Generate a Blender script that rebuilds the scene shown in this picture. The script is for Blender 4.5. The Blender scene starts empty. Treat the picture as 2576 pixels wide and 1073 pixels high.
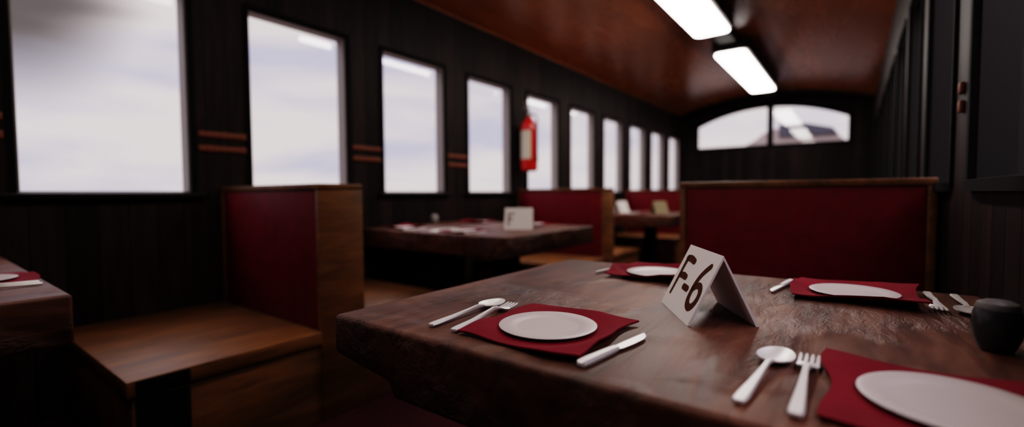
import bpy, bmesh, math, random
from mathutils import Vector, Matrix
random.seed(7)
S = 0.24                       # metres per layout unit
FLOOR = -4.15                  # floor height in layout units (camera height = 0)
C = bpy.context.scene.collection
PI = math.pi

def W(p):                      # layout units -> metres
    return Vector((p[0]*S, p[1]*S, (p[2]-FLOOR)*S))

# ------------------------------------------------------------------ mesh builder
class MB:
    def __init__(s): s.v = []; s.f = []; s.smooth = []
    def add(s, verts, faces, smooth=False):
        n = len(s.v); s.v += [tuple(v) for v in verts]
        for f in faces: s.f.append([i+n for i in f]); s.smooth.append(smooth)
        return s
    def box(s, x0, x1, y0, y1, z0, z1):
        v = [(x0,y0,z0),(x1,y0,z0),(x1,y1,z0),(x0,y1,z0),(x0,y0,z1),(x1,y0,z1),(x1,y1,z1),(x0,y1,z1)]
        return s.add(v, [(3,2,1,0),(4,5,6,7),(0,1,5,4),(1,2,6,5),(2,3,7,6),(3,0,4,7)])
    def bbox(s, x0, x1, y0, y1, z0, z1, b=0.03, seg=2):     # bevelled box
        bm = bmesh.new()
        t = MB().box(x0,x1,y0,y1,z0,z1)
        vs = [bm.verts.new(v) for v in t.v]
        for f in t.f: bm.faces.new([vs[i] for i in f])
        bmesh.ops.bevel(bm, geom=bm.edges[:], offset=b, segments=seg, profile=0.5, affect='EDGES')
        return s.from_bm(bm, True)
    def from_bm(s, bm, smooth=False):
        bm.verts.index_update()
        s.add([v.co[:] for v in bm.verts], [[v.index for v in f.verts] for f in bm.faces], smooth)
        bm.free(); return s
    def lathe(s, prof, c=(0,0,0), n=40, axis='z', a0=0, a1=2*PI):
        full = abs(a1-a0-2*PI) < 1e-6
        m = n if full else n+1
        vs = []
        for r, h in prof:
            for k in range(m):
                a = a0+(a1-a0)*k/n
                p = (r*math.cos(a), r*math.sin(a), h)
                if axis == 'y': p = (p[0], p[2], p[1])
                if axis == 'x': p = (p[2], p[0], p[1])
                vs.append((c[0]+p[0], c[1]+p[1], c[2]+p[2]))
        fs = []
        for i in range(len(prof)-1):
            for k in range(n):
                k2 = (k+1) % m
                fs.append((i*m+k, i*m+k2, (i+1)*m+k2, (i+1)*m+k))
        return s.add(vs, fs, True)
    def tube(s, pts, r, n=10, caps=True):
        pts = [Vector(p) for p in pts]; rs = r if isinstance(r, (list, tuple)) else [r]*len(pts)
        vs = []
        up = Vector((0.13,0.21,0.97)).normalized()
        for i, p in enumerate(pts):
            d = (pts[min(i+1,len(pts)-1)]-pts[max(i-1,0)]).normalized()
            a = d.cross(up)
            if a.length < 1e-3: a = d.cross(Vector((1,0,0)))
            a.normalize(); b = d.cross(a)
            for k in range(n):
                t = 2*PI*k/n
                vs.append(p+a*rs[i]*math.cos(t)+b*rs[i]*math.sin(t))
        fs = [(i*n+k, i*n+(k+1)%n, (i+1)*n+(k+1)%n, (i+1)*n+k) for i in range(len(pts)-1) for k in range(n)]
        if caps: fs += [tuple(range(n-1,-1,-1)), tuple((len(pts)-1)*n+k for k in range(n))]
        return s.add(vs, fs, True)
    def loft(s, secs, closed_ends=True):        # secs: lists of equally many points
        n = len(secs[0]); vs = [p for sec in secs for p in sec]
        fs = [(i*n+k, i*n+(k+1)%n, (i+1)*n+(k+1)%n, (i+1)*n+k) for i in range(len(secs)-1) for k in range(n)]
        if closed_ends: fs += [tuple(range(n-1,-1,-1)), tuple((len(secs)-1)*n+k for k in range(n))]
        return s.add(vs, fs, True)
    def prism(s, poly, y0, y1):                 # polygon in x,z swept along y
        n = len(poly)
        vs = [(x,y0,z) for x,z in poly]+[(x,y1,z) for x,z in poly]
        fs = [tuple(range(n)), tuple(range(2*n-1,n-1,-1))]+[(k, n+k, n+(k+1)%n, (k+1)%n) for k in range(n)]
        return s.add(vs, fs)
    def build(s, name, mat, parent=None, local=False, autosmooth=True):
        me = bpy.data.meshes.new(name)
        off = Vector((0,0,0))
        if local: vs = [Vector(v)*S for v in s.v]
        else:
            vs = [W(v) for v in s.v]
            if parent is not None:
                q = parent
                while q is not None: off = off+q.location; q = q.parent
            vs = [v-off for v in vs]
        me.from_pydata(vs, [], s.f)
        bm = bmesh.new(); bm.from_mesh(me)
        bmesh.ops.recalc_face_normals(bm, faces=bm.faces[:])
        bm.to_mesh(me); bm.free()
        me.polygons.foreach_set('use_smooth', [bool(x) for x in s.smooth])
        me.materials.append(mat); me.update()
        if any(s.smooth) and autosmooth:
            try: me.set_sharp_from_angle(angle=math.radians(40))
            except Exception: pass
        o = bpy.data.objects.new(name, me); C.objects.link(o)
        if parent is not None: o.parent = parent
        return o

def tag(o, label=None, cat=None, group=None, kind=None):
    if label: o['label'] = label
    if cat: o['category'] = cat
    if group: o['group'] = group
    if kind: o['kind'] = kind
    return o
def empty(name, p, label, cat, group=None, rz=0):
    o = bpy.data.objects.new(name, None); C.objects.link(o)
    o.empty_display_size = 0.05
    o.location = W(p); o.rotation_euler = (0,0,rz)
    return tag(o, label, cat, group)
def structure(o): o['kind'] = 'structure'; return o
def copy_tree(o, parent=None):
    c = o.copy(); C.objects.link(c); c.parent = parent
    for ch in list(o.children): copy_tree(ch, c)
    return c

# ------------------------------------------------------------------ materials
class N:
    def __init__(s, name):
        s.m = bpy.data.materials.new(name); s.m.use_nodes = True
        s.t = s.m.node_tree; s.b = s.t.nodes['Principled BSDF']; s.out = s.t.nodes['Material Output']
    def n(s, typ, **kw):
        o = s.t.nodes.new(typ)
        for k, v in kw.items():
            if k in o.inputs.keys(): o.inputs[k].default_value = v
            else: setattr(o, k, v)
        return o
    def l(s, a, b): s.t.links.new(a, b)
    def ramp(s, fac, stops):
        r = s.n('ShaderNodeValToRGB')
        e = r.color_ramp.elements
        while len(e) < len(stops): e.new(0.5)
        for i, (p, c) in enumerate(stops): e[i].position = p; e[i].color = (*c, 1)
        s.l(fac, r.inputs[0]); return r.outputs[0]
    def coords(s, scale, rot=(0,0,0), world=True):
        if world:
            g = s.n('ShaderNodeNewGeometry').outputs['Position']
        else:
            g = s.n('ShaderNodeTexCoord').outputs['Object']
        mp = s.n('ShaderNodeMapping'); mp.inputs['Scale'].default_value = scale; mp.inputs['Rotation'].default_value = rot
        s.l(g, mp.inputs[0]); return mp.outputs[0]
    def noise(s, vec, scale, detail=5, rough=0.55, dist=0.0):
        k = s.n('ShaderNodeTexNoise'); k.inputs['Scale'].default_value = scale; k.inputs['Detail'].default_value = detail
        k.inputs['Roughness'].default_value = rough; k.inputs['Distortion'].default_value = dist
        s.l(vec, k.inputs['Vector']); return k.outputs[0]
    def bump(s, h, strength, dist=0.01, prev=None):
        b = s.n('ShaderNodeBump'); b.inputs['Strength'].default_value = strength; b.inputs['Distance'].default_value = dist
        s.l(h, b.inputs['Height'])
        if prev is not None: s.l(prev, b.inputs['Normal'])
        return b.outputs[0]

def plain(name, col, rough=0.5, metal=0.0, spec=0.5, emit=None, strength=0):
    k = N(name); k.b.inputs['Base Color'].default_value = (*col,1); k.b.inputs['Roughness'].default_value = rough
    k.b.inputs['Metallic'].default_value = metal; k.b.inputs['Specular IOR Level'].default_value = spec
    if emit:
        k.b.inputs['Emission Color'].default_value = (*emit,1); k.b.inputs['Emission Strength'].default_value = strength
    v = k.coords((1,1,1)); h = k.noise(v, 90, 3)                    # faint surface unevenness
    k.l(k.bump(h, 0.06, 0.002), k.b.inputs['Normal'])
    return k.m

def wood(name, c0, c1, c2, scale=(9,1.6,9), rough=(0.4,0.6), bumps=0.35, bdist=0.006, lumps=0.0, coat=0.0, spec=0.5, edge=None):
    k = N(name)
    v = k.coords(scale)
    g = k.noise(v, 2.2, 8, 0.62, 0.7)
    col = k.ramp(g, [(0.28,c0),(0.5,c1),(0.74,c2)])
    big = k.noise(k.coords((scale[0]*.25,scale[1]*.5,scale[2]*.25)), 2.0, 3, 0.5, 0.6)
    mx = k.n('ShaderNodeMix', data_type='RGBA', blend_type='MULTIPLY')
    mx.inputs['Factor'].default_value = 0.75
    k.l(col, mx.inputs[6]); k.l(k.ramp(big, [(0.3,(0.45,0.45,0.45)),(0.7,(1.25,1.2,1.15))]), mx.inputs[7])
    fin = mx.outputs[2]
    if edge:                                             # side faces tinted darker and browner than the top
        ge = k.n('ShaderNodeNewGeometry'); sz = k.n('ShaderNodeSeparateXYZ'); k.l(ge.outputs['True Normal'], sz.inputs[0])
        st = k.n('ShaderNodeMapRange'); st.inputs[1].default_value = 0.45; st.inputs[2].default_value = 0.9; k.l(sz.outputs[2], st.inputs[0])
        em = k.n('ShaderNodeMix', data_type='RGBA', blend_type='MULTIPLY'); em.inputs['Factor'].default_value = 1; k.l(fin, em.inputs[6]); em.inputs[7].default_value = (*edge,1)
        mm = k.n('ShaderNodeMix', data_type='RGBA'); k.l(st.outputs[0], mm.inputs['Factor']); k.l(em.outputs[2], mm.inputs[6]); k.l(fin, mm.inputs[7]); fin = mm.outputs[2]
    k.l(fin, k.b.inputs['Base Color'])
    mr = k.n('ShaderNodeMapRange'); mr.inputs[3].default_value = rough[0]; mr.inputs[4].default_value = rough[1]
    k.l(g, mr.inputs[0]); k.l(mr.outputs[0], k.b.inputs['Roughness'])
    nb = k.bump(g, bumps, bdist)
    if lumps:
        lv = k.noise(k.coords((scale[0]*1.6,scale[1]*3.2,scale[2]*1.6)), 2.2, 6, 0.62, 0.5)
        mk = k.n('ShaderNodeMapRange', interpolation_type='SMOOTHSTEP'); mk.inputs[1].default_value = 0.42; mk.inputs[2].default_value = 0.60
        k.l(k.noise(k.coords((1,1,1)), 4.2, 2, 0.5, 0.3), mk.inputs[0])
        mh = k.n('ShaderNodeMath', operation='MULTIPLY'); k.l(lv, mh.inputs[0]); k.l(mk.outputs[0], mh.inputs[1])
        nb = k.bump(mh.outputs[0], lumps, 0.02, nb)
    k.l(nb, k.b.inputs['Normal'])
    k.b.inputs['Specular IOR Level'].default_value = spec
    if coat:
        k.b.inputs['Coat Weight'].default_value = coat; k.b.inputs['Coat Roughness'].default_value = 0.25
    return k.m

M = {}
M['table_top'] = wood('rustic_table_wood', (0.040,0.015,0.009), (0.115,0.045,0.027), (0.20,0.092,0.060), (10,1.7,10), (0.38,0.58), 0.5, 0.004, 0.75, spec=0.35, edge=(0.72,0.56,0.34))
M['bench'] = wood('bench_wood', (0.075,0.026,0.005), (0.155,0.060,0.013), (0.24,0.102,0.026), (10,1.5,10), (0.42,0.6), 0.2, 0.003)
M['bench_x'] = wood('bench_wood_cross_grain', (0.05,0.017,0.005), (0.115,0.042,0.012), (0.20,0.08,0.024), (1.6,9,9), (0.42,0.6), 0.2, 0.003)
M['leg_wood_and_shade'] = wood('dark_wood_and_shade', (0.0015,0.001,0.001), (0.003,0.002,0.0015), (0.005,0.003,0.002), (9,2,9), (0.8,0.9), 0.2, 0.003, spec=0.1)  # table legs and feet; also the shade painted on the bench end
M['ceiling'] = wood('varnished_ceiling_wood', (0.44,0.140,0.032), (0.51,0.175,0.042), (0.58,0.21,0.054), (2.2,0.35,2.2), (0.24,0.30), 0.03, 0.002, spec=0.8)
M['sill'] = plain('black_painted_wood', (0.005,0.004,0.004), 0.4, spec=0.3)
M['casing'] = plain('matt_black_casing', (0.005,0.004,0.004), 0.8, spec=0.15)
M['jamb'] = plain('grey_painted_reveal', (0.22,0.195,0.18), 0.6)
M['red'] = None
def fabric(name, col, rough=0.75, sheen=0.15):
    k = N(name); k.b.inputs['Base Color'].default_value = (*col,1); k.b.inputs['Roughness'].default_value = rough
    k.b.inputs['Sheen Weight'].default_value = sheen; k.b.inputs['Specular IOR Level'].default_value = 0.2; k.b.inputs['Sheen Roughness'].default_value = 0.5
    h = k.noise(k.coords((1,1,1)), 14, 4); w = k.noise(k.coords((1,1,1)), 420, 2)
    nb = k.bump(w, 0.12, 0.001, k.bump(h, 0.15, 0.006)); k.l(nb, k.b.inputs['Normal'])
    mx = k.n('ShaderNodeMix', data_type='RGBA', blend_type='MULTIPLY'); mx.inputs['Factor'].default_value = 0.5
    mx.inputs[6].default_value = (*col,1)
    k.l(k.ramp(h, [(0.3,(0.6,0.6,0.6)),(0.7,(1.2,1.2,1.2))]), mx.inputs[7]); k.l(mx.outputs[2], k.b.inputs['Base Color'])
    return k.m
M['red'] = fabric('red_vinyl', (0.150,0.0040,0.0105), 0.55, 0.0)
M['napkin'] = fabric('crimson_napkin_cloth', (0.17,0.0045,0.016), 0.85, 0.0)
M['carpet'] = fabric('dark_red_carpet', (0.034,0.003,0.006), 0.95, 0.0)
M['plate'] = plain('white_glazed_china', (0.54,0.465,0.45), 0.4)
M['steel'] = plain('brushed_cutlery_steel', (0.84,0.80,0.78), 0.45, 0.5)
M['card'] = plain('white_card', (0.80,0.735,0.71), 0.8)
M['ink'] = plain('brown_marker_ink', (0.085,0.028,0.012), 0.8, spec=0.1)
M['ink_faint'] = plain('faded_marker_ink', (0.38,0.33,0.31), 0.7)
M['copper'] = plain('copper_paint', (0.20,0.070,0.042), 0.5, spec=0.2)
M['shaker'] = plain('dark_grey_stoneware', (0.026,0.025,0.026), 0.3)
M['shaker_top'] = plain('grey_metal_cap', (0.16,0.15,0.15), 0.4)
M['shaker_light'] = plain('pale_stoneware', (0.35,0.34,0.33), 0.35)
M['ext_red'] = plain('extinguisher_red', (0.60,0.022,0.015), 0.3)
M['ext_label'] = plain('cream_label', (0.66,0.60,0.48), 0.6)
M['black'] = plain('black_rubber', (0.01,0.01,0.01), 0.5)
M['grey_metal'] = plain('grey_cast_metal', (0.35,0.34,0.32), 0.4, 0.6)
M['cream'] = plain('cream_waxed_card', (0.26,0.205,0.12), 0.7)
M['housing'] = plain('dark_lamp_housing', (0.03,0.022,0.018), 0.5)
M['diffuser'] = plain('lamp_diffuser', (0.9,0.9,0.9), 0.5, emit=(1.0,0.92,0.87), strength=16.0)
M['diffuser_dim'] = plain('dim_lamp_diffuser', (0.9,0.9,0.9), 0.5, emit=(1.0,0.90,0.82), strength=6.5)
M['jamb_shaded'] = plain('shaded_reveal', (0.02,0.018,0.017), 0.45)  # darker copy of the reveal colour, shade painted in for the right windows
M['outbuilding'] = plain('outbuilding_render', (0.30,0.25,0.23), 0.9)
M['outroof'] = plain('outbuilding_slate', (0.06,0.06,0.075), 0.8)
M['sky_blocker'] = plain('dark_sky_blocker', (0.030,0.032,0.024), 1.0, spec=0.1)  # for the added mass that keeps sky light off the right windows
M['ground'] = plain('gravel_ground', (0.16,0.14,0.125), 1.0)

# dark vertical wall boards (boards run upright; joints every 0.11 m along the wall)
def boards(name, axis):
    k = N(name)
    g = k.noise(k.coords((7,7,0.8)), 3.0, 7, 0.6, 0.6)
    geo = k.n('ShaderNodeNewGeometry'); sx = k.n('ShaderNodeSeparateXYZ'); k.l(geo.outputs['Position'], sx.inputs[0])
    mm = k.n('ShaderNodeMath', operation='MULTIPLY'); mm.inputs[1].default_value = 1/0.115; k.l(sx.outputs[axis], mm.inputs[0])
    fl = k.n('ShaderNodeMath', operation='FLOOR'); k.l(mm.outputs[0], fl.inputs[0])
    fr = k.n('ShaderNodeMath', operation='FRACT'); k.l(mm.outputs[0], fr.inputs[0])
    wn = k.n('ShaderNodeTexWhiteNoise', noise_dimensions='1D'); k.l(fl.outputs[0], wn.inputs['W'])
    tone = k.ramp(wn.outputs[0], [(0.0,(0.55,0.55,0.55)),(1.0,(1.4,1.35,1.3))])
    joint = k.ramp(fr.outputs[0], [(0.0,(0.1,0.1,0.1)),(0.05,(1,1,1)),(0.95,(1,1,1)),(1.0,(0.1,0.1,0.1))])
    col = k.ramp(g, [(0.3,(0.011,0.0064,0.0052)),(0.55,(0.024,0.0148,0.0122)),(0.8,(0.044,0.028,0.024))])
    a = k.n('ShaderNodeMix', data_type='RGBA', blend_type='MULTIPLY'); a.inputs['Factor'].default_value = 1
    k.l(col, a.inputs[6]); k.l(tone, a.inputs[7])
    b = k.n('ShaderNodeMix', data_type='RGBA', blend_type='MULTIPLY'); b.inputs['Factor'].default_value = 1
    k.l(a.outputs[2], b.inputs[6]); k.l(joint, b.inputs[7]); k.l(b.outputs[2], k.b.inputs['Base Color'])
    k.l(k.bump(joint, 0.5, 0.004, k.bump(g, 0.25, 0.003)), k.b.inputs['Normal'])
    k.b.inputs['Roughness'].default_value = 0.55; k.b.inputs['Specular IOR Level'].default_value = 0.15
    return k.m
M['wall_y'] = boards('dark_wall_boards', 1)
M['wall_x'] = boards('dark_end_wall_boards', 0)

def glass(name):
    k = N(name); k.t.nodes.remove(k.b)
    g = k.n('ShaderNodeNewGeometry')
    dt = k.n('ShaderNodeVectorMath', operation='DOT_PRODUCT'); k.l(g.outputs['Normal'], dt.inputs[0]); k.l(g.outputs['Incoming'], dt.inputs[1])
    ab = k.n('ShaderNodeMath', operation='ABSOLUTE'); k.l(dt.outputs['Value'], ab.inputs[0])
    iv = k.n('ShaderNodeMath', operation='SUBTRACT', use_clamp=True); iv.inputs[0].default_value = 1; k.l(ab.outputs[0], iv.inputs[1])
    pw = k.n('ShaderNodeMath', operation='POWER'); k.l(iv.outputs[0], pw.inputs[0]); pw.inputs[1].default_value = 5
    ma = k.n('ShaderNodeMath', operation='MULTIPLY_ADD', use_clamp=True); k.l(pw.outputs[0], ma.inputs[0]); ma.inputs[1].default_value = 0.9; ma.inputs[2].default_value = 0.07
    tr = k.n('ShaderNodeBsdfTransparent'); tr.inputs[0].default_value = (0.98,0.98,0.98,1)
    gl = k.n('ShaderNodeBsdfGlossy'); gl.inputs['Roughness'].default_value = 0.02; gl.inputs[0].default_value = (1,1,1,1)
    mx = k.n('ShaderNodeMixShader'); k.l(ma.outputs[0], mx.inputs[0]); k.l(tr.outputs[0], mx.inputs[1]); k.l(gl.outputs[0], mx.inputs[2])
    k.l(mx.outputs[0], k.out.inputs[0]); return k.m
M['glass'] = glass('window_glass')

# ------------------------------------------------------------------ room shell
XL, XR, Y0, Y1 = -11.9, 1.07, -13.0, 40.4
TH = 0.40                                    # wall thickness
SILL, HEAD, WID, PITCH = 0.07, 4.53, 2.70, 3.98
XC = (XL+XR)/2; ZS, ZP = 6.5, 7.62           # ceiling springing / crown
def arch(x, zs=ZS, zp=ZP, xl=XL, xr=XR):
    h = (xr-xl)/2; r = (h*h+(zp-zs)**2)/(2*(zp-zs)); xc = (xl+xr)/2
    return zp-r+math.sqrt(max(r*r-(x-xc)**2, 0))

structure(MB().box(XL-TH, XR+TH, Y0-TH, Y1+TH, FLOOR-0.5, FLOOR).build('floor', M['carpet']))
m = MB(); n = 40; top = []; bot = []
for i in range(n+1):
    x = XL-0.02+(XR-XL+0.04)*i/n; bot.append((x, arch(min(max(x,XL),XR))))
for x, z in bot: top.append((x, z+0.4))
for i in range(n):
    a, b, c, d = bot[i], bot[i+1], top[i+1], top[i]
    vs = [(p[0], y, p[1]) for y in (Y0-TH, Y1+TH) for p in (a,b,c,d)]
    m.add(vs, [(0,1,5,4),(2,3,7,6)], True)
m.box(XL-TH, XL+0.02, Y0-TH, Y1+TH, ZS-0.02, ZS+0.42); m.box(XR-0.02, XR+TH, Y0-TH, Y1+TH, ZS-0.02, ZS+0.42)
structure(m.build('ceiling', M['ceiling']))

left_starts = [1.31+PITCH*k for k in range(-3, 10)]
right_starts = [4.55+PITCH*k for k in range(-1, 9)]
def side_wall(name, xa, xb, starts):
    m = MB(); y = Y0-TH
    for s in starts:
        m.box(xa, xb, y, s, FLOOR, ZS)
        m.box(xa, xb, s, s+WID, FLOOR, SILL); m.box(xa, xb, s, s+WID, HEAD, ZS)
        y = s+WID
    m.box(xa, xb, y, Y1+TH, FLOOR, ZS)
    structure(m.build(name, M['wall_y']))
side_wall('wall_left', XL-TH, XL, left_starts)
side_wall('wall_right', XR, XR+TH, right_starts)

def rounded_slab(x0, x1, y0, y1, z0, z1, r, seg=6, m=None):
    m = m or MB(); poly = []
    for cx, cy, a in ((x1-r,y1-r,0),(x0+r,y1-r,PI/2),(x0+r,y0+r,PI),(x1-r,y0+r,1.5*PI)):
        for i in range(seg+1): poly.append((cx+r*math.cos(a+PI/2*i/seg), cy+r*math.sin(a+PI/2*i/seg)))
    n = len(poly)
    m.add([(x,y,z0) for x,y in poly]+[(x,y,z1) for x,y in poly],
          [tuple(range(n-1,-1,-1)), tuple(range(n,2*n))]+[(k,(k+1)%n,n+(k+1)%n,n+k) for k in range(n)])
    return m
wn = [0]
def side_window(side, s):
    wn[0] += 1
    xi = XL if side < 0 else XR                       # inner wall face
    d = -1 if side < 0 else 1                         # outwards
    def bx(m, a, b, *r):                              # a, b measured outwards from the inner face
        p, q = sorted((xi+d*a, xi+d*b)); return m.box(p, q, *r)
    root = bpy.data.objects.new('window_%d' % wn[0], None); C.objects.link(root); root.location = W((xi, s+WID/2, SILL)); structure(root)
    e = s+WID; g = 0.005
    m = MB()
    bx(m, 0.03, TH, s+g, s+0.05, SILL+g, HEAD-g); bx(m, 0.03, TH, e-0.05, e-g, SILL+g, HEAD-g)
    bx(m, 0.03, TH, s+0.05, e-0.05, HEAD-0.05, HEAD-g); bx(m, 0.03, TH, s+0.05, e-0.05, SILL+g, SILL+0.03)
    m.build('reveal', M['jamb'] if side < 0 else M['jamb_shaded'], root)
    m = MB()
    bx(m, -0.04, -0.001, s-0.10, s+0.012, SILL, HEAD+0.10); bx(m, -0.04, -0.001, e-0.012, e+0.10, SILL, HEAD+0.10)
    bx(m, -0.04, -0.001, s+0.012, e-0.012, HEAD-0.012, HEAD+0.10)
    m.build('frame', M['casing'], root)
    m = MB()
    p, q = sorted((xi-d*0.13, xi-d*0.001))
    if side < 0: m.bbox(p, q, s-0.22, e+0.22, SILL-0.13, SILL+0.0, 0.03, 3)
    else:                                                   # narrow ledge with rounded ends and a thin polished nosing
        xo, xw = XR-0.12, XR-0.001; poly = [(xw, s-0.06)]
        for k in range(1, 11): a = PI/2*k/10; poly.append((xw-(xw-xo)*math.sin(a), s+0.48-0.54*math.cos(a)))
        for k in range(0, 10): a = PI/2*k/10; poly.append((xw-(xw-xo)*math.cos(a), e-0.48+0.54*math.sin(a)))
        poly.append((xw, e+0.06)); n = len(poly)
        def plate_(mb, z0, z1):
            return mb.add([(x_,y_,z0) for x_,y_ in poly]+[(x_,y_,z1) for x_,y_ in poly],
                [tuple(range(n-1,-1,-1)), tuple(range(n,2*n))]+[(k,(k+1)%n,n+(k+1)%n,n+k) for k in range(n)])
        plate_(m, 0.0, 0.105)
        m.build('sill', M['casing'], root)
        m = plate_(MB(), 0.106, 0.122)
        m.build('nosing', M['sill'], root)
    if side < 0:
        m.build('sill', M['sill'], root)
    m = MB(); x = xi+d*(TH-0.06)
    m.add([(x,s+0.05,SILL+0.03),(x,e-0.05,SILL+0.03),(x,e-0.05,HEAD-0.05),(x,s+0.05,HEAD-0.05)], [(0,1,2,3)])
    m.build('pane', M['glass'], root)
for s in left_starts: side_window(-1, s)
for s in right_starts: side_window(1, s)

# end wall with the arched two-pane window
EX0, EX1, EZ, EZS, EZP = -10.55, -0.28, 3.64, 5.42, 6.62
def earch(x): return arch(x, EZS, EZP, EX0, EX1)
xs = sorted(set([XL-TH, XL, EX0, EX1, XR, XR+TH]+[EX0+(EX1-EX0)*i/28 for i in range(29)]))
m = MB()
def column(m, xa, xb, za0, zb0, za1, zb1, y0, y1):
    v = [(xa,y0,za0),(xb,y0,zb0),(xb,y1,zb0),(xa,y1,za0),(xa,y0,za1),(xb,y0,zb1),(xb,y1,zb1),(xa,y1,za1)]
    m.add(v, [(3,2,1,0),(4,5,6,7),(0,1,5,4),(1,2,6,5),(2,3,7,6),(3,0,4,7)])
cl = lambda x: min(max(x, XL), XR)
for a, b in zip(xs[:-1], xs[1:]):
    ta, tb = arch(cl(a))+0.05, arch(cl(b))+0.05
    if a >= EX0-1e-6 and b <= EX1+1e-6:
        column(m, a, b, FLOOR, FLOOR, EZ, EZ, Y1, Y1+TH); column(m, a, b, earch(a), earch(b), ta, tb, Y1, Y1+TH)
    else: column(m, a, b, FLOOR, FLOOR, ta, tb, Y1, Y1+TH)
structure(m.build('wall_far', M['wall_x']))
m = MB()
for a, b in zip(xs[:-1], xs[1:]): column(m, a, b, FLOOR, FLOOR, arch(cl(a))+0.05, arch(cl(b))+0.05, Y0-TH, Y0)
structure(m.build('wall_near', M['wall_x']))
wn[0] += 1
root = bpy.data.objects.new('window_%d' % wn[0], None); C.objects.link(root); root.location = W((XC, Y1, EZ)); structure(root)
m = MB(); ex = [EX0+(EX1-EX0)*i/28 for i in range(29)]
for a, b in zip(ex[:-1], ex[1:]): column(m, a, b, earch(a)-0.10, earch(b)-0.10, earch(a)+0.22, earch(b)+0.22, Y1-0.06, Y1-0.002)
m.box(EX0-0.2, EX0+0.08, Y1-0.06, Y1-0.002, EZ-0.18, EZS); m.box(EX1-0.08, EX1+0.2, Y1-0.06, Y1-0.002, EZ-0.18, EZS)
m.box(EX0+0.08, EX1-0.08, Y1-0.06, Y1-0.002, EZ-0.18, EZ+0.04); 
MXC = -5.22
m.box(MXC-0.2, MXC+0.2, Y1-0.055, Y1+0.2, EZ+0.04, earch(MXC)-0.1)
m.build('frame', M['casing'], root)
for lo, hi in ((EX0, MXC-0.2), (MXC+0.2, EX1)):
    m = MB(); px = [lo+(hi-lo)*i/14 for i in range(15)]
    for a, b in zip(px[:-1], px[1:]): m.add([(a,Y1+0.16,EZ),(b,Y1+0.16,EZ),(b,Y1+0.16,earch(b)),(a,Y1+0.16,earch(a))], [(0,1,2,3)])
    m.build('pane', M['glass'], root)

# dark arch beam where the ceiling meets the end wall
m = MB()
axs = [XL+(XR-XL)*i/30 for i in range(31)]
for a, b in zip(axs[:-1], axs[1:]): column(m, a, b, arch(a)-0.30, arch(b)-0.30, arch(a)-0.002, arch(b)-0.002, Y1-0.35, Y1-0.065)
structure(m.build('trim_1', M['sill']))

# copper bead rails on the wall piers (two per pier)
tn = [1]
def bead_rail(xi, d, ya, yb, z):
    tn[0] += 1
    m = MB(); k = max(2, int((yb-ya)/0.13)); st = (yb-ya)/k
    for i in range(k):
        yc = ya+st*(i+0.5); h = 0.066+0.012*random.random()
        pts = [(xi-d*0.002, yc-st*0.5, z), (xi-d*0.002, yc+st*0.5, z)]
        m.bbox(*sorted((xi-d*0.001, xi-d*0.05)), yc-st*0.52, yc+st*0.52, z-h, z+h, 0.02, 2)
    structure(m.build('trim_%d' % tn[0], M['copper']))
for k in range(-1, 3):
    s = 1.31+PITCH*k
    for z in (1.40, 1.08): bead_rail(XL, -1, s+WID+0.14, s+PITCH-0.12, z)
for z in (1.27, 1.04): bead_rail(XR, 1, 7.82, 7.98, z)

# ------------------------------------------------------------------ ceiling lamps
LX = -5.07; LZ = 6.90
lamp_labels = [None, 'long glowing ceiling lamp nearer the camera, running off the top edge', 'long glowing ceiling lamp farther down the car, before the arched end window']
for k, (ya, yb) in enumerate(((-3.2, 7.6), (11.0, 21.7), (25.0, 35.8))):
    lab = lamp_labels[k] or 'long glowing ceiling lamp above the first windows, ahead of the other lamps'
    t = empty('ceiling_lamp', (LX, (ya+yb)/2, 7.62), lab, 'lamp', 'ceiling lamps along the car')
    rounded_slab(LX-0.84, LX+0.84, ya-0.12, yb+0.12, LZ+0.08, 7.57, 0.2).build('housing', M['housing'], t)
    rounded_slab(LX-0.72, LX+0.70, ya, yb, LZ, LZ+0.075, 0.3).build('diffuser', M['diffuser'] if k else M['diffuser_dim'], t)
m = MB()
for ya, yb in ((7.8,10.8),(21.9,24.8),(36.0,40.0)): m.box(LX-0.4, LX+0.4, ya, yb, 7.25, 7.60)
structure(m.build('trim_%d' % (tn[0]+1), M['housing'])); tn[0] += 1

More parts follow.
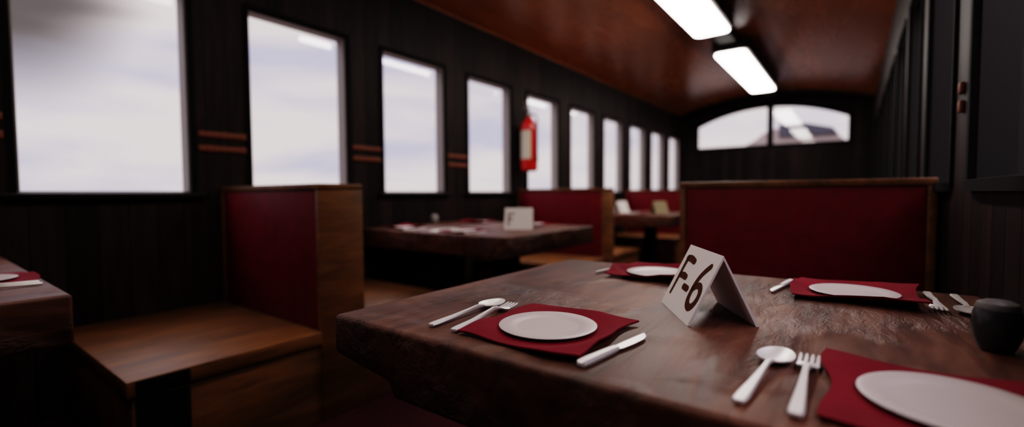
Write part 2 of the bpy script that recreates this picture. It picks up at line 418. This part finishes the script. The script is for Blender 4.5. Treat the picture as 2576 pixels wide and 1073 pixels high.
# ------------------------------------------------------------------ booth benches
SEAT, SEATB, TOPB = -2.48, -2.72, 0.205
def bench(x0, x1, yb0, label, aisle=1, shade_end=False, group='booth benches with red backs'):
    """double sided bench; back occupies yb0 .. yb0+0.93; aisle=+1 means the open end is at x1"""
    yb1 = yb0+0.93; D = 2.80
    t = empty('booth_bench', ((x0+x1)/2, (yb0+yb1)/2, FLOOR), label, 'bench', group)
    m = MB(); r = 0.115
    m.box(x0+r, x1-r, yb0+0.06, yb1-0.06, FLOOR, TOPB-r)                # core
    m.bbox(x0, x1, yb0, yb1, TOPB-r, TOPB, 0.02)                         # top rail
    m.bbox(x1-r, x1, yb0, yb1, FLOOR, TOPB-r, 0.02)                      # end boards
    m.bbox(x0, x0+r, yb0, yb1, FLOOR, TOPB-r, 0.02)
    m.build('back_frame', M['bench'], t)
    for ya, yc in ((yb0+0.035, yb0+0.06), (yb1-0.06, yb1-0.035)):
        MB().bbox(x0+r+0.01, x1-r-0.01, ya-0.01, yc, SEAT, TOPB-r-0.01, 0.012).build('back_panel', M['red'], t)
    for sgn in (-1, 1):
        if sgn < 0: a, b = yb0-D, yb0+0.03
        else: a, b = yb1-0.03, yb1+D
        MB().bbox(x0, x1, a, b, SEATB, SEAT, 0.025).build('seat', M['bench'], t)
        base = MB(); ia = 0.03
        da, db = (a+0.06, b) if sgn < 0 else (a, b-0.06)
        base.bbox(x0+0.02, x1-0.035, da, db, FLOOR, SEATB-0.035, 0.02)
        base.box(x0+0.05, x1-0.12, da+0.1, db-0.1, SEATB-0.05, SEATB+0.01)
        base.build('seat_base', M['bench'], t)
        if shade_end and sgn < 0:  # near-black strip stands in for the shadow on this bench end
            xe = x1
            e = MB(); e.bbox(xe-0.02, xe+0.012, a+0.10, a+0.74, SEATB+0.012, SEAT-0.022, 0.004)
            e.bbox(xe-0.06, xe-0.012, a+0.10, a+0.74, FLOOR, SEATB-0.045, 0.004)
            e.build('end_shade', M['leg_wood_and_shade'], t)['label'] = 'dark strip painting the shade on the bench end'
    return t
bench(XL+0.06, -7.7, 4.55, 'wooden bench with red back panel below the second window, bench seat at left front', shade_end=True)
bench(XL+0.06, -7.7, 16.34, 'wooden red-backed bench below the fire extinguisher, behind the table by the windows')
bench(XL+0.06, -7.7, 28.1, 'small distant red-backed bench at the last windows along the left wall')
bench(-2.73, XR-0.06, 9.2, 'wide wooden bench with dark red back behind the table with the F-6 card', aisle=-1)

# ------------------------------------------------------------------ tables
TT = -1.0
def slab(x0, x1, y0, y1, zt, th, chamfer_end=None):
    bm = bmesh.new()
    nx = 12; xs_ = [x0+(x1-x0)*i/nx for i in range(nx+1)]
    if chamfer_end: xs_ = sorted(set(xs_+[x0+0.70, x0+0.77]))
    def zb(x):
        if chamfer_end:
            t = (x-x0)/0.77
            if t <= 0.95: return zt-0.33-0.09*t/0.9
        return zt-th
    secs = []
    for x in xs_: secs.append([bm.verts.new(p) for p in ((x,y0,zt),(x,y1,zt),(x,y1,zb(x)),(x,y0,zb(x)))])
    for a, b in zip(secs[:-1], secs[1:]):
        for k in range(4): bm.faces.new((a[k], a[(k+1)%4], b[(k+1)%4], b[k]))
    bm.faces.new(secs[0][::-1]); bm.faces.new(secs[-1])
    bmesh.ops.recalc_face_normals(bm, faces=bm.faces[:])
    ed = [e for e in bm.edges if e.calc_face_angle(0) > 0.6]
    bmesh.ops.bevel(bm, geom=ed, offset=0.045, segments=3, profile=0.5, affect='EDGES')
    return MB().from_bm(bm, True)
def table(x0, x1, y0, y1, label, chamfer=False, wall_left=True):
    t = empty('booth_table', ((x0+x1)/2, (y0+y1)/2, FLOOR), label, 'table', 'thick wooden booth tables')
    slab(x0, x1, y0, y1, TT, 0.53, chamfer).build('tabletop', M['table_top'], t)
    xc = (x0+x1)/2; yc = (y0+y1)/2
    for xp in (xc-1.1, xc+1.1):
        MB().bbox(xp-0.22, xp+0.22, yc-0.35, yc+0.35, FLOOR+0.25, TT-0.52, 0.03).build('leg', M['leg_wood_and_shade'], t)
        MB().bbox(xp-0.3, xp+0.3, yc-1.15, yc+1.15, FLOOR, FLOOR+0.26, 0.04).build('foot', M['leg_wood_and_shade'], t)
    return t
table(-3.49, XR-0.06, 2.17, 6.16, 'large rough brown table holding the F-6 card, nearest the camera', True)
table(XL+0.05, -6.42, -3.45, 1.07, 'dark brown table corner at left edge, beside the bench under the first window')
table(XL+0.05, -6.42, 8.30, 12.85, 'brown table by the windows with a blurred white card, before the extinguisher bench')
table(XL+0.05, -6.42, 20.1, 24.6, 'small distant table with a white and a beige card before the last red bench')

# ------------------------------------------------------------------ place settings
def napkin_mesh(kind):
    """square cloth, top surface + underside + hem; height field z(u,v) in layout units"""
    rnd = random.Random(kind); n = 44; h = 0.49
    cor, amp = {11: ((-0.012,0.02,0.015,0.0), 0.55), 12: ((0.0,0.01,0.01,0.0), 0.5), 13: ((0.03,0.03,0.02,0.035), 0.9), 14: ((0.02,0.02,0.03,0.03), 0.9)}[kind]
    ph = [rnd.uniform(0, 6.28) for _ in range(8)]
    def z(u, v):
        r = math.sqrt(u*u+v*v)
        edge = min(1, max(0, (r-0.362)/0.16))
        w = 0.5+0.5*math.sin(5.2*u+ph[0]+2.2*v)*math.sin(4.6*v+ph[1])
        w2 = 0.5+0.5*math.sin(9*u+ph[2])*math.cos(8*v+ph[3])
        a = math.atan2(v, u)
        lift = 0.075*(0.5+0.5*math.sin(3*a+ph[4]))+0.035*w2
        su, sv = (u/h+1)/2, (v/h+1)/2
        cl_ = (1-su)*(1-sv)*cor[0]+su*(1-sv)*cor[1]+su*sv*cor[2]+(1-su)*sv*cor[3]
        return 0.017+edge*(cl_+amp*lift*(0.55+0.45*w))
    def xy(u, v):
        return (u+0.024*math.sin(6*v+ph[5])+0.012*math.sin(11*v+ph[6]), v+0.024*math.sin(6*u+ph[7])+0.010*math.sin(13*u+ph[6]))
    m = MB(); vs = []; fs = []
    for lay in (0, 1):
        for i in range(n+1):
            for j in range(n+1):
                u = -h+2*h*i/n; v = -h+2*h*j/n
                x, y = xy(u, v); vs.append((x, y, z(u, v)-0.013*lay))
    N1 = n+1
    for i in range(n):
        for j in range(n):
            a = i*N1+j
            fs.append((a, a+N1, a+N1+1, a+1)); b = a+N1*N1; fs.append((b, b+1, b+N1+1, b+N1))
    for k in range(n):
        for a, b in ((k, k+1), (n*N1+k+1, n*N1+k), ((k+1)*N1, k*N1), (k*N1+n, (k+1)*N1+n)):
            fs.append((a, b, b+N1*N1, a+N1*N1))
    m.add(vs, fs, True); return m
def cut(vs_w_z, th=0.016, flat=0.75):
    """loft of flattened hexagonal sections: (y, halfwidth, z, thickness)"""
    secs = []
    for y, w, z, t in vs_w_z:
        secs.append([(-w, y, z), (-w*flat, y, z-t/2), (w*flat, y, z-t/2), (w, y, z), (w*flat, y, z+t/2), (-w*flat, y, z+t/2)])
    return secs
def fork_parts(t):
    m = MB().loft(cut([(-0.46,0.018,0.020,0.016),(-0.455,0.030,0.020,0.02),(-0.40,0.034,0.021,0.022),(-0.2,0.026,0.026,0.024),(0.0,0.018,0.045,0.026),(0.10,0.016,0.055,0.026),(0.17,0.022,0.046,0.022),(0.21,0.045,0.032,0.016),(0.25,0.056,0.024,0.014),(0.29,0.056,0.024,0.012)]))
    m.build('handle', M['steel'], t, local=True)
    m = MB()
    for k in range(4):
        x = -0.045+0.03*k
        secs = []
        for y, w, z in ((0.28,0.009,0.024),(0.34,0.009,0.024),(0.40,0.0085,0.028),(0.43,0.004,0.034)):
            secs.append([(x-w,y,z-0.005),(x+w,y,z-0.005),(x+w,y,z+0.005),(x-w,y,z+0.005)])
        m.loft(secs)
    m.build('tines', M['steel'], t, local=True)
def spoon_parts(t):
    m = MB().loft(cut([(-0.46,0.016,0.020,0.016),(-0.455,0.028,0.020,0.02),(-0.40,0.033,0.021,0.022),(-0.2,0.024,0.027,0.024),(0.0,0.016,0.038,0.026),(0.10,0.014,0.046,0.026),(0.16,0.016,0.042,0.022),(0.19,0.022,0.036,0.016)]))
    m.build('handle', M['steel'], t, local=True)
    m = MB(); n, R = 28, 8; vs = []; fs = []
    for lay in (0, 1):
        for i in range(R+1):
            q = i/R
            for k in range(n):
                a = 2*PI*k/n
                x = 0.098*q*math.cos(a)*(1-0.12*math.sin(a)); y = 0.315+0.15*q*math.sin(a)
                vs.append((x, y, 0.013+0.030*q*q-0.009*lay))
    L = (R+1)*n
    for i in range(R):
        for k in range(n):
            a, b = i*n+k, i*n+(k+1)%n
            fs.append((a, b, b+n, a+n)); fs.append((L+a, L+a+n, L+b+n, L+b))
    for k in range(n):
        a, b = R*n+k, R*n+(k+1)%n; fs.append((a, b, L+b, L+a))
    m.add(vs, fs, True); m.build('bowl', M['steel'], t, local=True)
def knife_parts(t):
    m = MB().loft(cut([(-0.385,0.018,0.024,0.02),(-0.375,0.030,0.024,0.034),(-0.30,0.032,0.024,0.038),(-0.1,0.027,0.024,0.036),(0.0,0.022,0.024,0.03)]))
    m.build('handle', M['steel'], t, local=True)
    secs = []
    for y, a, b in ((-0.005,-0.018,0.018),(0.03,-0.022,0.030),(0.15,-0.024,0.036),(0.28,-0.024,0.032),(0.35,-0.024,0.012),(0.385,-0.024,-0.014)):
        secs.append([(a,y,0.018),(b,y,0.022),(b,y,0.024),(a,y,0.032)])
    MB().loft(secs).build('blade', M['steel'], t, local=True)
def plate_mesh():
    return MB().lathe([(0.0005,0.018),(0.215,0.019),(0.24,0.022),(0.258,0.031),(0.30,0.034),(0.352,0.037),(0.358,0.034),(0.352,0.030),(0.27,0.020),(0.22,0.006),(0.0005,0.006)], n=56)

proto = {}
def place(kind, x, y, rz, label, cat, group, z=TT, variant=0):
    key = (kind, variant)
    if key in proto: o = copy_tree(proto[key])
    else:
        if kind == 'napkin': o = napkin_mesh(11+variant).build('napkin', M['napkin'], None, local=True)
        elif kind == 'plate': o = plate_mesh().build('plate', M['plate'], None, local=True)
        else:
            o = bpy.data.objects.new(kind, None); C.objects.link(o); o.empty_display_size = 0.05
            {'fork': fork_parts, 'spoon': spoon_parts, 'knife': knife_parts}[kind](o)
        proto[key] = o
    o.location = W((x, y, z)); o.rotation_euler = (0, 0, rz)
    return tag(o, label, cat, group)
def setting(x, y, flip, words, group, items='npfsk', variant=0, fa=0.0, sa=0.0, ky=-0.14, sx=0.765, cy=0.0, z=TT):
    r = (PI if flip else 0); s = -1 if flip else 1
    if 'n' in items: place('napkin', x, y, r, 'square crimson napkin '+words['n'], 'napkin', 'napkins '+group, z, variant)
    if 'p' in items: place('plate', x, y, r, 'round white plate '+words['p'], 'plate', 'plates '+group, z+0.012)
    if 'f' in items: place('fork', x-s*0.575, y+cy, r+fa, 'steel fork '+words['f'], 'fork', 'forks '+group, z)
    if 's' in items: place('spoon', x-s*sx, y+cy, r+sa, 'steel spoon '+words['s'], 'spoon', 'spoons '+group, z)
    if 'k' in items: place('knife', x+s*0.60, y+ky, r-0.15, 'steel knife '+words['k'], 'knife', 'knives '+group, z)

g0 = 'on the table with the F-6 card'
setting(-1.78, 2.83, False, dict(
    n='under the whole plate in front of the F-6 card', p='seen whole, on the napkin in front of the F-6 card',
    f='beside the napkin left of the plate in front of the F-6 card', s='outermost on the left side of the table with the F-6 card',
    k='lying just in front of the F-6 card, right of the nearest whole plate'), g0, variant=0, fa=0.125, sa=0.035)
setting(0.39, 2.84, False, dict(
    n='cut off by the bottom right corner of the photo', p='large and blurred, cut off at the bottom right corner',
    f='blurred, beside the napkin at the bottom right corner', s='blurred, nearest to the front below the F-6 card', k=''), g0, 'npfs', 1, 0.0, -0.09, sx=0.765, cy=-0.05)
setting(-1.90, 5.52, True, dict(
    n='partly hidden behind the F-6 card at the far table edge', p='partly hidden behind the F-6 card',
    f='', s='', k='at the far table edge, left of the napkin behind the F-6 card'), g0, 'npk', 2, ky=0.03)
setting(0.02, 5.50, True, dict(
    n='at the far edge before the wide dark red bench back', p='on the far napkin before the wide dark red bench back',
    f='between the far right napkin and the far spoon, near the dark shaker', s='at the far edge, next to the dark grey shaker',
    k='between the F-6 card and the far right napkin'), g0, 'npfsk', 3, ky=0.03)
g1 = 'on the table at the left edge'
setting(-8.15, 0.52, True, dict(n='on the dark table at the left edge', p='on the dark table at the left edge',
    f='nearest the napkin on the dark table at the left edge', s='outermost on the dark table at the left edge', k=''), g1, 'npfs', 1)
g2 = 'on the table by the windows'
setting(-8.3, 8.98, False, dict(n='before the blurred white card on the table by the windows', p='before the blurred white card on the table by the windows',
    f='left of the plate before the blurred white card', s='left of the fork before the blurred white card', k='below the blurred white card on the table by the windows'), g2, 'npfsk', 0)
setting(-10.6, 8.98, False, dict(n='at the front window-side corner of the table by the windows', p='at the front window-side corner of the table by the windows',
    f='', s='', k='by the plate at the window-side front corner'), g2, 'npk', 2)
setting(-10.5, 12.15, True, dict(n='behind the pale shaker on the table by the windows', p='behind the pale shaker on the table by the windows', f='', s='', k=''), g2, 'np', 3)
setting(-8.2, 12.15, True, dict(n='behind the blurred white card before the extinguisher bench', p='behind the blurred white card before the extinguisher bench', f='', s='', k=''), g2, 'np', 1)
g3 = 'on the distant table'
setting(-8.3, 20.8, False, dict(n='between the cards at the front of the small distant table', p='between the cards at the front of the small distant table', f='', s='', k=''), g3, 'np', 0)
setting(-8.3, 23.9, True, dict(n='at the back of the small distant table', p='at the back of the small distant table', f='', s='', k=''), g3, 'np', 3)

# ------------------------------------------------------------------ tent cards
def tent_card(base_mid, dirv, width, height, spread, label, strokes, mat, ink, stroke_r=0.028):
    """ridge runs along dirv; the written face looks to the left of dirv rotated outwards"""
    d = Vector((dirv[0], dirv[1], 0)).normalized(); nrm = Vector((d.y, -d.x, 0))      # right-hand side of d
    t = empty('table_card', base_mid, label, 'table card', 'folded number cards on the tables')
    c = Vector(base_mid); up = Vector((0,0,1)); th = 0.014
    fl = lambda a, o, z: c+d*a+nrm*o+up*z
    h2 = width/2
    m = MB()
    outer = [(-spread, 0.0), (0.0, height), (spread, 0.0)]
    inner = [(-spread+th*1.6, 0.0), (0.0, height-th*2.2), (spread-th*1.6, 0.0)]
    prof = [outer[0], outer[1], outer[2], inner[2], inner[1], inner[0]]
    vs = [fl(-h2, -o, z) for o, z in prof]+[fl(h2, -o, z) for o, z in prof]
    m.add(vs, [(0,1,7,6),(1,2,8,7),(2,3,9,8),(3,4,10,9),(4,5,11,10),(5,0,6,11),(0,5,4,1),(1,4,3,2),(6,7,10,11),(7,8,9,10)])
    m.build('card', mat, t)
    # writing on the face whose foot is at +nrm (profile offset -spread)
    e1 = d; e2 = (up*height-nrm*spread).normalized(); fn = e2.cross(e1); 
    if fn.dot(nrm) < 0: fn = -fn
    o0 = fl(-h2, spread, 0)
    for st in strokes:
        mm = MB(); pts = st['p']; r = st.get('r', stroke_r)
        P = [Vector((a, b, 0)) for a, b in pts]
        # smooth the stroke
        if st.get('smooth'):
            Q = []
            for i in range(len(P)-1):
                p0 = P[max(i-1,0)]; p1 = P[i]; p2 = P[i+1]; p3 = P[min(i+2,len(P)-1)]
                for s_ in range(6):
                    u = s_/6
                    Q.append(0.5*((2*p1)+(p2-p0)*u+(2*p0-5*p1+4*p2-p3)*u*u+(3*p1-p0-3*p2+p3)*u**3))
            P = Q+[P[-1]]
        L, Rr = [], []
        n = len(P)
        for i in range(n):
            q = (P[min(i+1,n-1)]-P[max(i-1,0)]).normalized(); s_ = Vector((-q.y, q.x, 0))
            k = i/(n-1)
            rr = r*(0.86+0.14*math.sin(PI*k)) if not isinstance(r, tuple) else r[0]+(r[1]-r[0])*k
            L.append((P[i]+s_*rr, rr)); Rr.append((P[i]-s_*rr, rr))
        ring = [a for a, _ in L]
        def cap(p, q, rr):        # half circle from p+side to p-side going forward
            return [p+q*rr*math.sin(a)+Vector((-q.y,q.x,0))*rr*math.cos(a) for a in (PI*0.2,PI*0.4,PI*0.6,PI*0.8)]
        qe = (P[-1]-P[-2]).normalized(); qs = (P[0]-P[1]).normalized()
        to3 = lambda p: o0+e1*p.x+e2*p.y+fn*0.004
        Lp = [to3(a) for a, _ in L]; Rp = [to3(a) for a, _ in Rr]
        mm.add(Lp+Rp, [(i, i+1, n+i+1, n+i) for i in range(n-1)])
        for p, q, rr in ((P[-1], qe, L[-1][1]), (P[0], qs, L[0][1])):
            pts_ = [p+Vector((-q.y,q.x,0))*rr]+cap(p, q, rr)+[p-Vector((-q.y,q.x,0))*rr]
            mm.add([to3(a) for a in pts_], [tuple(range(len(pts_)))])
        o = mm.build('writing', ink, t)
    return t
F_STROKES = [
    {'p':[(0.118,0.468),(0.113,0.40),(0.115,0.29),(0.109,0.13)], 'r':(0.030,0.019), 'smooth':1},
    {'p':[(0.105,0.470),(0.200,0.475),(0.305,0.462)], 'r':0.031, 'smooth':1},
    {'p':[(0.122,0.308),(0.22,0.316),(0.290,0.311)], 'r':0.031},
    {'p':[(0.335,0.236),(0.440,0.233)], 'r':0.032},
    {'p':[(0.675,0.478),(0.614,0.424),(0.566,0.358),(0.545,0.281),(0.550,0.193),(0.572,0.148),(0.610,0.125),(0.660,0.121),(0.706,0.155),(0.726,0.215),(0.710,0.270),(0.664,0.303),(0.605,0.298),(0.556,0.262)], 'r':0.031, 'smooth':1},
]
tent_card((-0.970, 3.995, TT+0.001), (0.419, -0.670), 0.790, 0.528, 0.262, 'white folded card marked F-6 on the nearest table', F_STROKES, M['card'], M['ink'])
F5 = [{'p':[(0.12,0.47),(0.12,0.14)], 'r':0.024}, {'p':[(0.12,0.47),(0.27,0.47)], 'r':0.022}, {'p':[(0.12,0.32),(0.23,0.32)], 'r':0.022}]
c5 = tent_card((-7.62, 10.60, TT+0.001), (0.70, 0.42), 0.80, 0.60, 0.262, 'blurred white folded card on the table by the windows', F5, M['card'], M['ink'])
tent_card((-9.45, 22.1, TT+0.001), (0.2, 0.6), 0.70, 0.60, 0.24, 'blurred white folded card beside the bench post on the distant table', [], M['card'], M['ink'])
tent_card((-7.62, 22.4, TT+0.001), (0.45, 0.65), 0.75, 0.60, 0.262, 'beige folded card on the distant table, before the last red bench', [], M['cream'], M['ink'])

# ------------------------------------------------------------------ shakers
def shaker(x, y, label, body, cap):
    t = empty('shaker', (x, y, TT), label, 'shaker', 'shakers on the booth tables')
    MB().lathe([(0.0005,0.0),(0.065,0.0),(0.082,0.010),(0.110,0.085),(0.120,0.165),(0.115,0.235),(0.104,0.265),(0.0005,0.265)], (x,y,TT+0.001), 32).build('body', body, t)
    MB().lathe([(0.100,0.262),(0.104,0.275),(0.094,0.302),(0.062,0.318),(0.0005,0.322)], (x,y,TT+0.001), 32).build('lid', cap, t)
shaker(0.74, 4.08, 'dark grey rounded shaker near the right wall on the F-6 table', M['shaker'], M['shaker_top'])
shaker(-11.35, 10.9, 'small pale shaker under the windows on the blurred left table', M['shaker_light'], M['shaker_light'])

# ------------------------------------------------------------------ fire extinguisher
ex, ey = -11.42, 16.66
t = empty('fire_extinguisher', (ex, ey, 1.0), 'red fire extinguisher with cream label hung between two left windows', 'fire extinguisher')
MB().lathe([(0.0005,0.98),(0.30,0.98),(0.36,1.03),(0.38,1.12),(0.38,2.75),(0.36,2.95),(0.28,3.12),(0.14,3.24),(0.12,3.34),(0.0005,3.34)], (ex,ey,0), 40).build('cylinder', M['ext_red'], t)
MB().lathe([(0.386,1.50),(0.386,2.72)], (ex,ey,0), 24, a0=-2.25, a1=-0.75).build('label', M['ext_label'], t)['label'] = 'cream instruction label'
m = MB().lathe([(0.10,3.30),(0.13,3.36),(0.13,3.52),(0.08,3.58),(0.0005,3.58)], (ex,ey,0), 20)
m.build('valve', M['grey_metal'], t)
m = MB().tube([(ex,ey,3.50),(ex+0.06,ey-0.25,3.62),(ex+0.10,ey-0.45,3.66)], 0.045).tube([(ex,ey,3.58),(ex+0.05,ey-0.22,3.80),(ex+0.09,ey-0.42,3.92)], 0.045)
m.build('handle', M['grey_metal'], t)
m = MB().tube([(ex+0.1,ey,3.44),(ex+0.32,ey+0.02,3.42),(ex+0.45,ey-0.02,3.2),(ex+0.46,ey-0.06,2.6),(ex+0.46,ey-0.06,1.7),(ex+0.44,ey-0.05,1.4)], [0.035]*5+[0.06])
m.build('hose', M['black'], t)
MB().box(XL+0.001, ex-0.3, ey-0.12, ey+0.12, 1.6, 2.75).build('bracket', M['black'], t)

# ------------------------------------------------------------------ outside
structure(MB().box(-200, 200, -150, 250, FLOOR-6, FLOOR-5.5).build('ground', M['ground']))
m = MB()
hp = [(6,FLOOR-5.5),(10,2.0),(14,9.0),(20,14.0),(40,17.0),(60,FLOOR-5.5)]  # dark mass added outside to block sky light at the right windows
m.prism(hp, -60, 120)
structure(m.build('added_sky_blocker', M['sky_blocker']))
t = empty('outbuilding', (-4.5, 58, FLOOR-5.5), 'grey outbuilding with dark sloped roof outside the arched end window', 'building')
poly = [(-9.8,FLOOR-5.5),(-9.71,4.88),(-8.49,5.56),(-7.67,6.20),(-6.9,6.55),(-6.3,6.60),(-6.28,5.72),(-1.35,5.69),(-0.6,4.87),(-0.5,FLOOR-5.5)]
MB().prism(poly, 55, 61).build('wall', M['outbuilding'], t)
MB().prism([(-6.28,5.74),(-6.3,7.0),(-3.87,6.89),(-1.72,6.30),(-1.30,5.71)], 54.8, 61.2).build('roof', M['outroof'], t)

# ------------------------------------------------------------------ world (cloudy sky)
w = bpy.data.worlds.new('World'); bpy.context.scene.world = w; w.use_nodes = True
nt = w.node_tree; bg = nt.nodes['Background']
tc = nt.nodes.new('ShaderNodeTexCoord'); mp = nt.nodes.new('ShaderNodeMapping'); mp.inputs['Scale'].default_value = (0.8,0.8,3.6)
mp.inputs['Rotation'].default_value = (0.25,0.1,0.4)
nt.links.new(tc.outputs['Generated'], mp.inputs[0])
nz = nt.nodes.new('ShaderNodeTexNoise'); nz.inputs['Scale'].default_value = 2.3; nz.inputs['Detail'].default_value = 6; nz.inputs['Distortion'].default_value = 0.5
nt.links.new(mp.outputs[0], nz.inputs['Vector'])
rp = nt.nodes.new('ShaderNodeValToRGB'); e = rp.color_ramp.elements
e[0].position = 0.41; e[0].color = (0.55,0.53,0.71,1); e[1].position = 0.57; e[1].color = (0.90,0.78,0.79,1)
nt.links.new(nz.outputs[0], rp.inputs[0])
# overcast sky: brighter towards the zenith; one darker patch low on the left side
def wmath(op, a, b=None, clamp=False):
    k = nt.nodes.new('ShaderNodeMath'); k.operation = op; k.use_clamp = clamp
    for idx, q in enumerate((a, b)):
        if q is None: continue
        if isinstance(q, (int, float)): k.inputs[idx].default_value = q
        else: nt.links.new(q, k.inputs[idx])
    return k.outputs[0]
def wrange(v, a, b, c, d):
    k = nt.nodes.new('ShaderNodeMapRange'); k.interpolation_type = 'SMOOTHSTEP'
    for idx, q in enumerate((a, b, c, d)): k.inputs[idx+1].default_value = q
    nt.links.new(v, k.inputs[0]); return k.outputs[0]
sx = nt.nodes.new('ShaderNodeSeparateXYZ'); nt.links.new(tc.outputs['Generated'], sx.inputs[0])
zen = wrange(sx.outputs[2], 0.33, 0.9, 1.0, 6.0)
dk = nt.nodes.new('ShaderNodeVectorMath'); dk.operation = 'DOT_PRODUCT'; dk.inputs[1].default_value = Vector((-0.955,0.095,0.283)).normalized()
nt.links.new(tc.outputs['Generated'], dk.inputs[0])
dark_patch = wrange(wmath('ADD', dk.outputs['Value'], wmath('MULTIPLY', wmath('SUBTRACT', nz.outputs[0], 0.5), 0.020)), 0.985, 1.002, 1.0, 0.13)
nt.links.new(rp.outputs[0], bg.inputs[0])
nt.links.new(wmath('MULTIPLY', wmath('MULTIPLY', zen, dark_patch), 1.2), bg.inputs[1])

# ------------------------------------------------------------------ camera
f_px, yaw, pitch, roll = 1155.5, 0.638523, 0.042759, -0.005884
cy, sy, cp, sp = math.cos(yaw), math.sin(yaw), math.cos(pitch), math.sin(pitch)
Fv = Vector((-sy*cp, cy*cp, -sp)); Rt = Vector((cy, sy, 0)); Uv = Rt.cross(Fv)
R2 = Rt*math.cos(roll)+Uv*math.sin(roll); U2 = -Rt*math.sin(roll)+Uv*math.cos(roll)
cd = bpy.data.cameras.new('camera'); cam = bpy.data.objects.new('camera', cd); C.objects.link(cam)
mt = Matrix.Identity(4)
for i in range(3): mt[i][0] = R2[i]; mt[i][1] = U2[i]; mt[i][2] = -Fv[i]
mt.translation = W((0,0,0)); cam.matrix_world = mt
cd.sensor_width = 36; cd.sensor_fit = 'HORIZONTAL'; cd.lens = f_px*36/2576; cd.clip_start = 0.01; cd.clip_end = 500
cd.dof.use_dof = True; cd.dof.focus_distance = 3.75*S; cd.dof.aperture_fstop = 1.15
bpy.context.scene.camera = cam

sc = bpy.context.scene
sc.view_settings.view_transform = 'Filmic'; sc.view_settings.look = 'High Contrast'; sc.view_settings.exposure = 0.0
sc.cycles.use_denoising = True; sc.cycles.max_bounces = 10; sc.cycles.transparent_max_bounces = 12
sc.cycles.sample_clamp_indirect = 6.0
